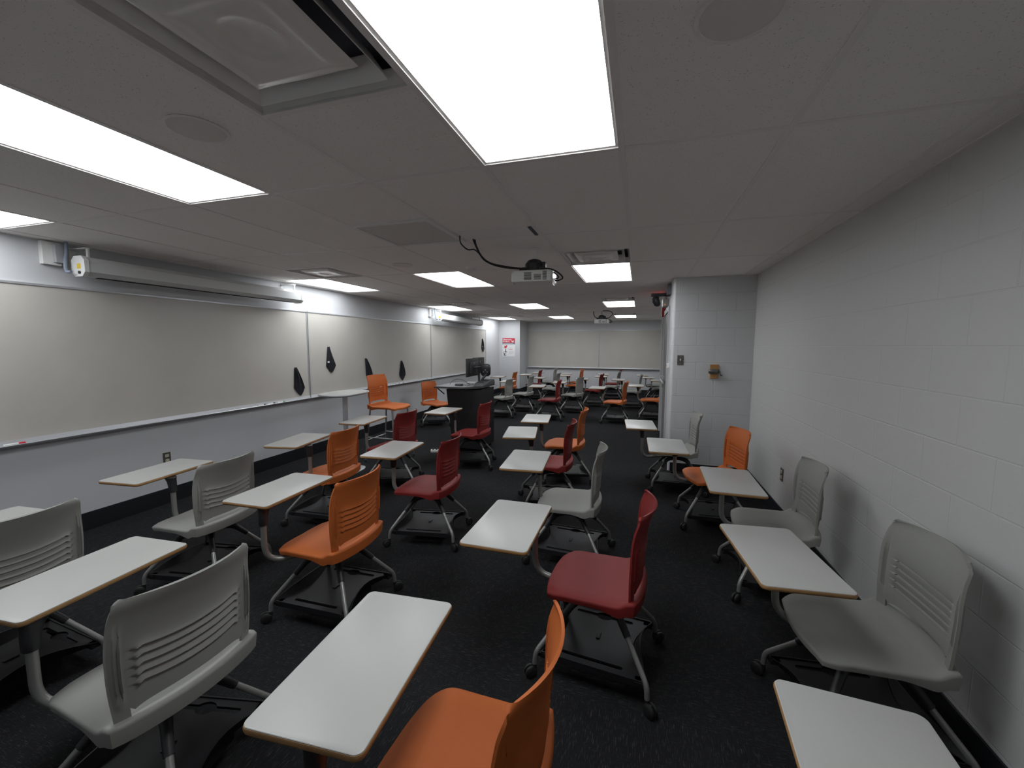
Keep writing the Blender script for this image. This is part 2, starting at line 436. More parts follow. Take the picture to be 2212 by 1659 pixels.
def speaker(x, y, label):
    r = thing('ceiling_speaker', label, 'ceiling speaker', (x, y, H), group='round ceiling speakers')
    obj('rim', lathe(BM(), [(.100, -.0002), (.104, -.004), (.094, -.007), (.092, -.0045)], 40), M_ceilw, r, smooth=True)
    obj('grille', lathe(BM(), [(.093, -.0045), (.06, -.006), (0, -.0065)], 40), mat('speaker_grille', (.72, .69, .66), .7, bump=.5, bscale=500) if 'speaker_grille' not in MATS else MATS['speaker_grille'], r, smooth=True)
speaker(.21, 1.20, 'round ceiling speaker right of the nearest light')
speaker(-1.62, 1.22, 'round ceiling speaker between the two nearest lights')
speaker(-2.33, 3.78, 'small round ceiling speaker left of the smoke detector')
r = thing('smoke_detector', 'small white domed smoke detector between projector and second row lights', 'smoke detector', (-1.71, 4.09, H))
obj('base', lathe(BM(), [(.055, 0), (.055, -.012), (.05, -.016)], 28), M_ceilw, r, smooth=True)
obj('dome', lathe(BM(), [(.048, -.014), (.045, -.03), (.03, -.042), (0, -.045)], 28), M_white, r, smooth=True)
r = thing('sprinkler_head', 'tiny concealed sprinkler cap in the ceiling beyond the near projector', 'sprinkler', (-1.02, 5.0, H+.002))
obj('cap', lathe(BM(), [(.04, -.0002), (.04, -.005), (.02, -.010), (0, -.010)], 24), M_ceilw, r, smooth=True)

# ------------------------------------------------------------------ whiteboards
def whiteboard(label, a, b, along, plane, z0, z1, group, cat='whiteboard'):
    """along 'y': board on x = plane facing +x ; along 'x': board on y = plane facing -y"""
    L = b-a
    r = thing('whiteboard', label, cat, (plane, a, 0) if along == 'y' else (a, plane, 0), 0 if along == 'y' else -PI/2, group)
    if along == 'x': r.rotation_euler = (0, 0, -PI/2)          # local +y -> world +x, local +x -> world -y
    s = 1
    f = .018
    obj('writing_surface', BOX((.001, .004, z0), (.018, L-.004, z1)), M_board, r)
    bm = BM()
    box(bm, (.0, .0, z1), (.026, L, z1+f), 0, .002); box(bm, (.0, .0, z0), (.024, f*.7, z1)); box(bm, (0, L-f*.7, z0), (.024, L, z1))
    obj('frame', bm, M_alu, r)
    bm = BM(); prof = [(0, z0), (0, z0-.035), (.02, z0-.045), (.075, z0-.045), (.085, z0-.030), (.080, z0-.026), (.072, z0-.034), (.03, z0-.034), (.022, z0)]
    A = [bm.verts.new((x, 0, z)) for x, z in prof]; B = [bm.verts.new((x, L, z)) for x, z in prof]
    bm.faces.new(A); bm.faces.new(B[::-1])
    for k in range(len(prof)): bm.faces.new([A[k], B[k], B[(k+1) % len(prof)], A[(k+1) % len(prof)]])
    obj('marker_tray', bm, M_alu, r)
    return r
ZB0, ZB1 = 0.875, 2.045
gw = 'whiteboards along the left wall'
whiteboard('large near whiteboard on the left wall, under the long screen housing', 1.15, 4.755, 'y', XL, ZB0, ZB1, gw)
whiteboard('middle whiteboard on the left wall with three black cloths', 4.765, 8.37, 'y', XL, ZB0, ZB1, gw)
whiteboard('far whiteboard on the left wall, behind the lectern', 8.38, 11.85, 'y', XL, ZB0, ZB1, gw)
gw = 'whiteboards on the far wall'
whiteboard('left-hand whiteboard panel on the far wall', -3.72, -1.285, 'x', YF, .86, 2.08, gw)
whiteboard('right-hand whiteboard panel on the far wall', -1.28, 1.14, 'x', YF, .86, 2.08, gw)

def cloth(y, z1, z0, w, skew, label, tagy=None, seedv=0):
    """black microfibre cloth hung by one corner on the board"""
    r = thing('cleaning_cloth', label, 'cloth', (XL+.019, y, 0), group='black cloths hung on the left whiteboards')
    N = 14; M = 10; bm = BM(); V = []
    rnd = random.Random(seedv)
    ph = rnd.uniform(0, 6)
    for i in range(N+1):
        t = i/N
        hw = .022+ (w/2-.022)*min(1, t/.68)**1.1 if t < .68 else (w/2)*(1-(t-.68)/.32)**.8+.008
        cx = skew*t
        V.append([])
        for j in range(M+1):
            s = j/M*2-1
            d = .010+.022*math.sin(PI*min(1, t*1.15+.06))*(.55+.45*math.sin(2.6*s*PI*.8+ph+t*2))
            if abs(s) > .98: d = .006
            if i in (0,): d = .008
            V[-1].append(bm.verts.new((d, cx+s*hw*(1 if s > 0 else .82), z1-(z1-z0)*t-.012*abs(s)*t*(1-t)*4)))
    for i in range(N):
        for j in range(M): bm.faces.new([V[i][j], V[i][j+1], V[i+1][j+1], V[i+1][j]])
    bmesh.ops.recalc_face_normals(bm, faces=bm.faces)
    g = bmesh.ops.solidify(bm, geom=bm.faces[:], thickness=.004)
    obj('fabric', bm, M_cloth, r, smooth=60)
    obj('magnet_button', lathe(BM(), [(.013, 0), (.013, .012), (.008, .016), (0, .016)], 16, TR(0, .002, z1-.018) @ RY(90)), M_black, r, smooth=True)
    if tagy:
        t = tagy; zz = z1-(z1-z0)*t
        yy = skew*t-w*.36
        obj('white_tag', BOX((.038, yy-.012, zz-.014), (.041, yy+.026, zz+.010), .001), M_white, r)
cloth(4.51, 1.285, .895, .20, .07, 'black cloth at the far end of the near whiteboard', None, 1)
cloth(5.15, 1.565, 1.175, .22, .05, 'tall black cloth with white tag on the middle whiteboard, nearest its left end', .58, 2)
cloth(6.03, 1.365, .965, .20, .12, 'narrow black cloth behind the tall orange stool', None, 3)
cloth(7.14, 1.285, .90, .24, .03, 'black cloth above the markers between the two orange chairs by the board', None, 4)
cloth(11.55, 1.785, 1.385, .26, .06, 'farthest black cloth, above the lectern monitors', .58, 5)

def marker(y, label, capm, rz=0, base='marker'):
    r = thing(base, label, 'marker', (XL+.05, y, ZB0-.034+.0085), group='markers on the whiteboard trays')
    obj('barrel', lathe(BM(), [(0, -.05), (.006, -.05), (.008, -.045), (.008, .03), (0, .03)], 12, RZ(rz) @ RX(-90)), M_white, r, smooth=True)
    obj('cap', lathe(BM(), [(.0085, .028), (.0085, .062), (.006, .066), (0, .066)], 12, RZ(rz) @ RX(-90)), capm, r, smooth=True)
marker(3.93, 'black-capped marker lying nearest on the tray under the near board', M_black)
marker(4.07, 'second black-capped marker in the row on the near board tray', M_black, 4)
marker(4.22, 'green-capped marker at the far end of the marker row', M_green)
marker(6.95, 'marker on the tray just left of the cloth between the orange chairs', M_black)
marker(7.10, 'marker on the tray just right of the cloth between the orange chairs', M_black, -5)
marker(1.80, 'red-capped marker at the left edge of the near board tray', M_pred)

# ------------------------------------------------------------------ projector screens
def screen(y0, y1, label):
    r = thing('projector_screen', label, 'projector screen', (0, 0, 0), group='rolled projector screens over the left whiteboards')
    cx, cz, h, c = -4.30, 2.215, .078, .034
    octo = [(-h, -h+c), (-h+c, -h), (h-c, -h), (h, -h+c), (h, h-c), (h-c, h), (-h+c, h), (-h, h-c)]
    def run(a, b, k=1):
        return loft(BM(), [[(cx+x*k, a, cz+z*k) for x, z in octo], [(cx+x*k, b, cz+z*k) for x, z in octo]])
    obj('housing', run(y0+.03, y1-.03, .97), mat('screen_housing', (.58, .59, .585), .38) if 'screen_housing' not in MATS else MATS['screen_housing'], r)
    obj('screen_slot', BOX((cx-.02, y0+.12, cz-h*.97-.004), (cx+.025, y1-.12, cz-h*.97+.003)), M_dark, r)
    for a, b in ((y0, y0+.03), (y1-.03, y1)):
        e = obj('end_cap', run(a, b, 1.04), M_white, r)
        if a == y0:
            obj('yellow_label', BOX((cx-.01, a-.001, cz-.02), (cx+.035, a, cz+.02)), M_yellow, e)
            obj('socket', lathe(BM(), [(.012, 0), (.012, .008), (0, .008)], 16, TR(cx+.02, a, cz-.05) @ RX(90)), M_black, e, smooth=True)
    for yb in (y0+.07, y1-.07):
        bm = BM(); box(bm, (XL, yb-.02, cz-.02), (XL+.006, yb+.02, H-.03)); box(bm, (XL, yb-.02, H-.045), (cx+.01, yb+.02, H-.038))
        box(bm, (cx-.012, yb-.006, cz+h*.9), (cx+.012, yb+.006, H-.04))
        obj('wall_bracket', bm, M_white, r)
    return r
screen(2.20, 4.44, 'long rolled projector screen over the near whiteboard')
screen(8.44, 10.95, 'long rolled projector screen at the far end of the left wall')
def jbox(y, label):
    r = thing('junction_box', label, 'junction box', group='white junction boxes beside the screens')
    obj('cover', BOX((XL, y-.06, 2.22), (XL+.045, y+.05, H-.012), .003), M_white, r)
    obj('inner_box', BOX((XL+.045, y+.0, 2.24), (XL+.085, y+.05, H-.03), .002), M_alu, r)
    bm = tube(BM(), smoothpath([(XL+.10, y+.06, H-.002), (XL+.105, y+.055, 2.33), (XL+.13, y+.03, 2.24), (XL+.155, y+.02, 2.17), (XL+.195, y+.028, 2.165)], 6), .011, 10)
    obj('flexible_conduit', bm, M_conduit, r, smooth=60)
jbox(2.13, 'white wall box with bent conduit at the near end of the near screen')
jbox(8.37, 'white wall box with conduit at the near end of the far screen')

# ------------------------------------------------------------------ projectors
def projector(x, y, label):
    r = thing('projector', label, 'projector', (x, y, 0), math.radians(2), 'ceiling-mounted projectors')
    z0, z1 = 2.120, 2.212
    bm = BM(); P = rrect(.17, .125, .02, 4, 0, 0)
    loft(bm, [[(a*.985, b*.985, z0) for a, b in P], [(a, b, z0+.006) for a, b in P], [(a, b, z1-.02) for a, b in P], [(a*.96, b*.96, z1-.004) for a, b in P], [(a*.9, b*.9, z1) for a, b in P]])
    body = obj('body', bm, M_white, r, smooth=30)
    bm = BM()
    for cx0, w, zt, n in ((-.06, .062, z1-.022, 7), (.022, .06, z1-.038, 5), (.095, .034, z1-.014, 8)):
        for k in range(n): box(bm, (cx0, -.1262, zt-.009*k-.004), (cx0+w, -.1245, zt-.009*k+.0005))
    obj('vent_slots', bm, M_dark, body)
    bm = BM(); box(bm, (.1695, -.09, z0+.01), (.1715, .10, z1-.015)); obj('connector_panel', bm, M_plate, body)
    bm = BM(); box(bm, (.172, -.118, z0-.03), (.176, -.02, z1-.01)); [box(bm, (.176, -.11+.02*k, z0-.02), (.178, -.10+.02*k, z0+.02)) for k in range(4)]
    obj('cable_cover', bm, M_white, body)
    obj('lens', lathe(BM(), [(.045, 0), (.045, .012), (.034, .016), (.03, .006), (0, .012)], 24, TR(-.172, .03, z1-.045) @ RY(-90)), M_black, body, smooth=True)
    bm = BM(); lathe(bm, [(0, z1), (.080, z1), (.080, z1+.03), (.078, z1+.065), (.055, z1+.095), (.030, z1+.105), (0, z1+.105)], 20)
    box(bm, (-.10, -.06, z1), (.085, .05, z1+.035), 0, .004); box(bm, (.05, -.03, z1+.03), (.10, .02, z1+.08), 0, .01); box(bm, (-.125, -.03, z1+.01), (-.09, .0, z1+.03), 0, .003)
    obj('mount_head', bm, M_black, r, smooth=30)
    obj('drop_pole', tube(BM(), [(0, 0, z1+.10), (0, 0, H-.006)], .019, 16), M_ceilw, r, smooth=60)
    obj('ceiling_flange', lathe(BM(), [(.038, H-.0035), (.036, H-.008), (.02, H-.010), (0, H-.010)], 24), M_ceilw, r, smooth=True)
    bm = tube(BM(), smoothpath([(.03, -.05, z1+.012), (.11, -.06, z1+.018), (.18, -.05, z1-.0), (.235, -.03, z1-.04), (.24, -.02, z1-.065), (.20, -.03, z1-.08), (.18, -.03, z1-.08)], 6), .006, 8)
    tube(bm, smoothpath([(.03, -.06, z1+.008), (.10, -.07, z1+.008), (.17, -.07, z1-.015), (.215, -.05, z1-.055), (.19, -.05, z1-.07), (.178, -.05, z1-.07)], 6), .005, 8)
    obj('signal_cable', bm, M_rubber, r, smooth=60)
    return r
projector(-.868, 3.46, 'white projector hanging nearest the camera, with drooping black cables')
projector(-.88, 10.12, 'small distant white projector hanging before the far wall')
r = thing('projector_cable', 'black cable bundle drooping from the ceiling plate to the near projector', 'cable')
zc = H-.01
for k, (q, rad) in enumerate(((
    [(-1.23, 3.02, H-.008), (-1.22, 3.03, 2.35), (-1.19, 3.07, 2.28), (-1.15, 3.16, 2.245), (-1.06, 3.28, 2.235), (-.98, 3.38, 2.236), (-.90, 3.40, 2.238)], .008),
    ([(-1.235, 3.0, H-.008), (-1.215, 3.03, 2.34), (-1.18, 3.07, 2.265), (-1.13, 3.17, 2.235), (-1.05, 3.29, 2.228), (-.98, 3.37, 2.232)], .007),
    ([(-1.29, 2.88, H-.008), (-1.288, 2.89, 2.35), (-1.26, 2.95, 2.315), (-1.22, 3.0, 2.32), (-1.19, 3.06, 2.28)], .005))):
    obj('cable', tube(BM(), smoothpath(q, 8), rad, 8), M_rubber, r, smooth=60)
r = thing('projector_cable', 'thin black cables looping above the distant projector', 'cable')
for q in ([(-1.06, 10.05, H-.004), (-1.06, 10.05, 2.33), (-1.02, 10.05, 2.26), (-.94, 10.07, 2.24)], [(-.84, 9.9, H-.012), (-.70, 9.9, 2.39), (-.62, 9.98, 2.34), (-.70, 10.05, 2.25), (-.80, 10.07, 2.24)]):
    obj('cable', tube(BM(), smoothpath(q, 8), .008, 8), M_rubber, r, smooth=60)

# ------------------------------------------------------------------ tablet chair
def seat_mesh():
    NU, NV = 20, 26; bm = BM()
    def ss(a, b, t): t = max(0, min(1, (t-a)/(b-a))); return t*t*(3-2*t)
    def outline(u, v, inset=0):
        # u -1..1 across, v 0 front .. 1 back ; superellipse-ish corner rounding
        hw = .226+.010*v
        hw -= .030*max(0, 1-v/.16)**2.2+.006*max(0, (v-.93)/.07)**2
        y = u*(hw-inset)
        xf_, xb = -.246+inset+.026*abs(u)**2.2, .226-inset-.040*u*u
        return xf_+(xb-xf_)*v, y
    def zt(u, v):
        z = .447-.010*(1-u*u)*math.sin(PI*min(1, v*1.1))+.004*v
        z -= .024*max(0, 1-v/.22)**1.9*(1-.35*abs(u))          # waterfall front
        z += .016*ss(.80, .97, v)                 # raised rear lip
        z += .010*ss(.86, .95, abs(u))*ss(.84, .93, v)
        z -= .006*ss(.8, 1, abs(u))
        return z
    g = [[None]*(NU+1) for _ in range(NV+1)]
    for i in range(NV+1):
        for j in range(NU+1):
            u = j/NU*2-1; v = i/NV
            x, y = outline(u, v, .008); g[i][j] = bm.verts.new((x, y, zt(u, v)))
    for i in range(NV):
        for j in range(NU): bm.faces.new([g[i][j], g[i][j+1], g[i+1][j+1], g[i+1][j]])
    loop = [(0, j) for j in range(NU)]+[(i, NU) for i in range(NV)]+[(NV, j) for j in range(NU, 0, -1)]+[(i, 0) for i in range(NV, 0, -1)]
    rings = [[g[i][j] for i, j in loop]]
    for ins, dz in ((.0035, -.002), (.0005, -.007), (0, -.012)):
        rr = []
        for i, j in loop:
            u = j/NU*2-1; v = i/NV; x, y = outline(u, v, ins); rr.append(bm.verts.new((x, y, zt(u, v)+dz)))
        rings.append(rr)
    rr = []; r2 = []
    for i, j in loop:
        u = j/NU*2-1; v = i/NV; x, y = outline(u, v, .004); d = .018+.032*ss(.55, 1, v)
        rr.append(bm.verts.new((x, y, zt(u, v)-.012-d)))
        x, y = outline(u*.9, .05+v*.88, .02); r2.append(bm.verts.new((x, y, zt(u, v)-.014-.012)))
    rings += [rr, r2]
    n = len(loop)
    for a, b in zip(rings, rings[1:]):
        for k in range(n): bm.faces.new([a[k], b[k], b[(k+1) % n], a[(k+1) % n]])
    bm.faces.new(r2)
    return new_mesh(bm, 'seat', M_grey, smooth=50)
def back_mesh(zb=.450, gap=.115):
    """curved shell: open lumbar gap between the uprights, five slits under raised louvres, grooved side pads"""
    def ss(a, b, t): t = max(0, min(1, (t-a)/(b-a))); return t*t*(3-2*t)
    half = [0, .1, .2, .3, .4, .5, .58, .64, .68, .72, .77, .82, .85, .866, .878, .888, .898, .910, .920, .930, .942, .956, .97, .985, 1]
    sl = [-a for a in half[::-1]]+half[1:]
    ribsT = [.295+.072*k for k in range(5)]
    tl = [0, .03, .06, .09, gap, .125, .135, .15, .17, .20, .235]
    for c in ribsT: tl += [c-.022, c-.010, c-.003, c+.003, c+.010, c+.022, c+.036]
    tl += [.66, .72, .78, .84, .89, .93, .96, .98, .992, 1]
    tl = sorted(set(round(t, 4) for t in tl if t <= 1))
    prof = [(0, .196), (.1, .198), (.25, .198), (.4, .199), (.55, .203), (.7, .212), (.85, .228), (1, .252)]
    def X(t):
        for (a, xa), (b, xb) in zip(prof, prof[1:]):
            if t <= b: return xa+(xb-xa)*(t-a)/(b-a)
        return prof[-1][1]
    def pos(s, t):
        a = abs(s)
        hw = .206+.014*math.sin(PI*min(1, t))-.004*ss(.9, 1, t)-.016*max(0, (t-.95)/.05)**2
        ztop = .856-.006*s*s-.006*max(0, (a-.93)/.07)**2
        tt = t
        if a < .82 and t >= gap-1e-6:             # lower edge of the panel, rounded into the uprights
            k = max(0, 1-(t-gap)/.11); tt = t-k*k*.05*(a/.82)**8
        sag = .016*(1-min(1, a/.72)**2)*ss(.2, .30, t)*(1-ss(.62, .78, t))
        z = zb+(ztop-zb)*tt-sag; y = s*hw
        x = X(t)-(.040+.018*ss(.4, 1, t))*s*s
        fade = min(1, max(0, .74-a)/.06)
        for c in ribsT:
            if c+.001 < t < c+.060: x += .0075*(1-(t-c)/.060)**1.3*fade
            if c-.030 < t <= c-.001: x -= .0025*(1-(c-t)/.030)*fade
        if .85 <= a <= .97 and .1 < t < .80: x += .005*math.sin(PI*(a-.85)/.12)*ss(.1, .2, t)*(1-ss(.74, .80, t))
        if t > .24 and t < .72 and (abs(a-.888) < .004 or abs(a-.930) < .004): x -= .006
        return (x, y, z)
    bm = BM(); g = {}
    for i, t in enumerate(tl):
        for j, s in enumerate(sl): g[i, j] = bm.verts.new(pos(s, t))
    for i in range(len(tl)-1):
        tm = (tl[i]+tl[i+1])/2
        for j in range(len(sl)-1):
            sm = abs((sl[j]+sl[j+1])/2)
            if tm < gap and sm < .82: continue
            if any(abs(tm-c) < .0029 for c in ribsT) and sm < .68: continue
            bm.faces.new([g[i, j], g[i, j+1], g[i+1, j+1], g[i+1, j]])
    for v in list(bm.verts):
        if not v.link_faces: bm.verts.remove(v)
    bmesh.ops.recalc_face_normals(bm, faces=bm.faces)
    bmesh.ops.solidify(bm, geom=bm.faces[:], thickness=.009)
    return new_mesh(bm, 'backrest', M_grey, smooth=40)
def hub_mesh():
    bm = BM(); lathe(bm, [(0, .325), (.04, .325), (.055, .34), (.06, .375), (.10, .392), (.125, .41), (.125, .421), (0, .421)], 24)
    box(bm, (-.16, -.05, .398), (.15, .05, .421), 0, .006); box(bm, (-.05, -.14, .400), (.05, .14, .420), 0, .006)
    return new_mesh(bm, 'swivel_hub', M_black, smooth=35)
LEG = [(0, 0, .352), (.10, 0, .350), (.155, 0, .335), (.215, 0, .262)]
def sleeve_mesh():
    bm = BM(); pts = fillet([Vector((.02, 0, .350)), Vector((.125, 0, .350)), Vector((.215, 0, .258))], .07, 6)
    R = []
    for i, p in enumerate(pts):
        t = i/(len(pts)-1); d = (pts[min(i+1, len(pts)-1)]-pts[max(i-1, 0)]).normalized(); n = Vector((-d.z, 0, d.x))
        w = .026*(1-t)+.0165*t; h = .030*(1-t)+.0165*t
        R.append([p+Vector((0, 1, 0))*w*math.cos(a)+n*h*math.sin(a) for a in [2*PI*k/12 for k in range(12)]])
    loft(bm, R); return new_mesh(bm, 'sleeve', M_black, smooth=60)
def leg_mesh():
    bm = tube(BM(), fillet([(.17, 0, .305), (.345, 0, .122), (.350, 0, .064)], .035, 6), .0122, 12)
    return new_mesh(bm, 'leg', M_paintsteel, smooth=60)
def caster_mesh():
    bm = BM(); M0 = TR(.372, 0, .029) @ RX(90)
    for s in (-1, 1):
        lathe(bm, [(0, s*.020), (.012, s*.021), (.024, s*.019), (.029, s*.015), (.029, s*.005), (.010, s*.004), (0, s*.004)], 20, M0)
    box(bm, (.342, -.006, .028), (.378, .006, .052)); tube(bm, [(.350, 0, .04), (.350, 0, .070)], .010, 10)
    return new_mesh(bm, 'caster', M_rubber, smooth=40)
def tray_mesh():
    W, D = .235, .215
    side = []
    n = 10
    for k in range(n+1):
        t = k/n; side.append((W-.065*math.sin(PI*t)**1.2, -D+2*D*t))
    outer = side+[(-x, y) for x, y in side[::-1]]
    slot = rrect(.145, .010, .0099, 4, 0, -.170)
    cs = []
    # slot with a round hole in its middle
    top = [(-.145, .158), (-.04, .158)]+[(.042*math.cos(a), .170+.030*math.sin(a)) for a in [math.radians(d) for d in range(205, 340, 15)]]+[(.04, .158), (.145, .158), (.152, .170), (.145, .182), (.04, .182)]+[(.042*math.cos(a), .170+.030*math.sin(a)) for a in [math.radians(d) for d in range(25, 160, 15)]]+[(-.04, .182), (-.145, .182), (-.152, .170)]
    bm = plate(outer, [slot, top], .108, .118)
    # raised side wings
    for s in (-1, 1):
        lo = [(s*x, y, .110) for x, y in side]; hi = [(s*(x+.010+.02*math.sin(PI*k/n)), y, .122+.048*math.sin(PI*k/n)) for k, (x, y) in enumerate(side)]
        hi2 = [(x+s*.006, y, z) for x, y, z in hi]; lo2 = [(x+s*.006, y, z) for x, y, z in lo]
        V = [[bm.verts.new(p) for p in q] for q in (lo, hi, hi2, lo2)]
        for a in range(4):
            for k in range(n): bm.faces.new([V[a][k], V[a][k+1], V[(a+1) % 4][k+1], V[(a+1) % 4][k]])
    # rims front and back, little nub in the middle
    box(bm, (-W, -D-.006, .092), (W, -D, .124)); box(bm, (-W, D, .092), (W, D+.006, .124))
    box(bm, (-.010, -.02, .118), (.010, .03, .124), 0, .002)
    box(bm, (-.17, -.13, .060), (.17, .11, .109))
    for sx in (-1, 1):
        for sy in (-1, 1): box(bm, (sx*.225-.022, sy*.205-.02, .100), (sx*.225+.022, sy*.205+.02, .118))
    return new_mesh(bm, 'storage_tray', M_tray, smooth=30)
def top_meshes():
    P = lambda d: rrect(.159-d, .275-d, .022, 5)
    bm = BM(); ply = [(.006, .700), (.0015, .703), (0, .708), (0, .714), (.0012, .7175)]
    loft(bm, [[(x, y, z) for x, y in P(d)] for d, z in ply]); e = new_mesh(bm, 'edge_band', M_ply, smooth=50)
    bm = BM(); loft(bm, [[(x, y, z) for x, y in P(d)] for d, z in ((.0020, .7170), (.0022, .7195), (.0035, .7205))]); t = new_mesh(bm, 'tabletop', M_lam, smooth=30)
    return t, e
def arm_meshes(P, B, tc):
    """bent steel tube from the hub out to the upright, and the black bracket under the desk"""
    P = Vector((P[0], P[1], 0)); B = Vector((B[0], B[1], 0)); d = (P-B)
    pts = fillet([B+Vector((0, 0, .64)), B+Vector((0, 0, .378)), P+Vector((0, 0, .384))-d.normalized()*.03], .105, 9)
    t = new_mesh(tube(BM(), [p-P for p in pts], .0155, 14), 'arm_tube', M_paintsteel, smooth=60)
    g = (Vector((tc[0], tc[1], 0))-B); g = g.normalized() if g.length > .01 else Vector((0, 1, 0)); s = Vector((-g.y, g.x, 0))
    R = []
    for z, a0, a1, w in ((.598, -.021, .021, .021), (.602, -.023, .023, .023), (.640, -.025, .029, .024), (.668, -.027, .048, .025), (.688, -.030, .085, .028), (.6995, -.034, .120, .032)):
        R.append([B-P+g*((a0+a1)/2+(a1-a0)/2*math.cos(q))+s*w*math.sin(q)+Vector((0, 0, z)) for q in [2*PI*k/16 for k in range(16)]])
    b = new_mesh(loft(BM(), R), 'desk_bracket', M_black, smooth=50)
    return t, b
ME = dict(seat=seat_mesh(), back=back_mesh(), hub=hub_mesh(), sleeve=sleeve_mesh(), leg=leg_mesh(), caster=caster_mesh(), tray=tray_mesh())
ME['top'], ME['edge'] = top_meshes()
COLM = {}
for cn, cm in (('orange', M_orange), ('red', M_red), ('grey', M_grey)):
    a = ME['seat'].copy(); a.materials[0] = cm; b = ME['back'].copy(); b.materials[0] = cm; COLM[cn] = (a, b)
def rot2(v, deg): a = math.radians(deg); return (v[0]*math.cos(a)-v[1]*math.sin(a), v[0]*math.sin(a)+v[1]*math.cos(a))
def tablet_chair(colr, P, syaw, byaw, tc, tyaw, B, label, group):
    r = thing('tablet_chair', label, 'chair', (P[0], P[1], 0), 0, group)
    s = link('seat', COLM[colr][0], r); s.rotation_euler.z = math.radians(syaw)
    b = link('backrest', COLM[colr][1], r); b.rotation_euler.z = math.radians(syaw)
    link('swivel_hub', ME['hub'], r).rotation_euler.z = math.radians(byaw)
    for k, a in enumerate((42, 138, 222, 318)):
        l = link('leg', ME['leg'], r); l.rotation_euler.z = math.radians(byaw+a)
        link('sleeve', ME['sleeve'], l); c = link('caster', ME['caster'], l)
    link('storage_tray', ME['tray'], r).rotation_euler.z = math.radians(byaw)
    if tc is not None:
        if B is None: o = rot2((.09, -.12), tyaw); B = (tc[0]+o[0], tc[1]+o[1])
        am, bmh = arm_meshes(P, B, tc); link('arm_tube', am, r); link('desk_bracket', bmh, r)
        t = link('tabletop', ME['top'], r); t.location = (tc[0]-P[0], tc[1]-P[1], 0); t.rotation_euler.z = math.radians(tyaw)
        link('edge_band', ME['edge'], t)
    return r
GN = 'tablet-arm chairs in the near block'
GF = 'tablet-arm chairs in the far block'
near = [
 ('orange', (-.42, .957), -3, 5, (-.72, .936), 4, (-.69, .70), 'orange tablet chair nearest the camera, cut off by the bottom edge of the photo'),
 ('grey', (-1.615, .955), -4, 12, (-2.02, .975), 4, (-1.88, .75), 'large grey tablet chair at lower left, seen from behind, nearest of the left chairs'),
 ('grey', (-2.79, 1.04), 2, -4, (-3.03, 1.03), 5, (-2.95, .85), 'grey tablet chair cut off by the left edge of the photo'),
 ('grey', (-2.775, 1.99), 3, 10, (-3.18, 1.976), 6, (-3.0, 1.93), 'grey tablet chair with its desk below the wall outlet on the left wall'),
 ('orange', (-1.735, 1.985), 0, 1, (-2.079, 1.95), 2, (-1.97, 1.71), 'orange tablet chair in the left foreground, seen whole from behind'),
 ('orange', (-2.69, 3.035), 4, 3, (-2.99, 3.02), 10, (-2.80, 2.94), 'orange tablet chair right behind the first whole orange one, desk toward the left wall'),
 ('red', (-1.64, 3.01), 3, 10, (-1.969, 2.997), 5, (-1.90, 2.88), 'dark red tablet chair with storage tray in clear view left of centre'),
 ('red', (-2.68, 4.07), -2, 20, (-3.08, 4.085), 6, (-2.95, 3.95), 'dark red tablet chair in front of the tall orange stool'),
 ('red', (-2.10, 5.03), 0, 14, (-2.493, 4.994), 0, (-2.33, 5.0), 'dark red tablet chair standing in front of the black lectern'),
 ('red', (-.155, 2.025), -4, -6, (-.59, 1.898), 0, (-.50, 2.06), 'dark red tablet chair with its back high at lower centre'),
 ('grey', (-.457, 3.03), 2, -4, (-.805, 3.025), 5, (-.71, 3.06), 'grey tablet chair behind the lower centre red one'),
 ('red', (-.82, 3.99), 2, 20, (-1.126, 3.989), 11, (-1.00, 3.92), 'dark red tablet chair just left of an orange one in the middle of the room'),
 ('orange', (-.805, 4.83), 1, 16, (-1.164, 4.815), 8, (-1.07, 4.68), 'orange tablet chair in the middle of the room, half behind a red one'),
 ('grey', (.905, 1.942), 3, 6, (.59, 1.943), 6, (.62, 2.04), 'large grey tablet chair at lower right, its back close to the block wall'),
 ('grey', (.885, 3.02), -1, 4, (.60, 2.958), -1, (.57, 3.04), 'grey tablet chair beside the right wall outlet, second from the camera on that side'),
 ('orange', (.683, 4.015), 12, 2, (.256, 3.844), 1, (.34, 3.96), 'orange tablet chair by the corner of the right wall and the pier'),
 ('grey', (.43, 4.90), 3, 2, (.033, 4.796), 4, (.06, 4.66), 'grey tablet chair standing against the pier under the light switch'),
 ('grey', (.90, .80), 0, 8, (.505, .90), -4, (.60, .80), 'grey tablet chair of which mostly the white desk shows in the bottom right corner'),
]
for c in near: tablet_chair(*c, GN)
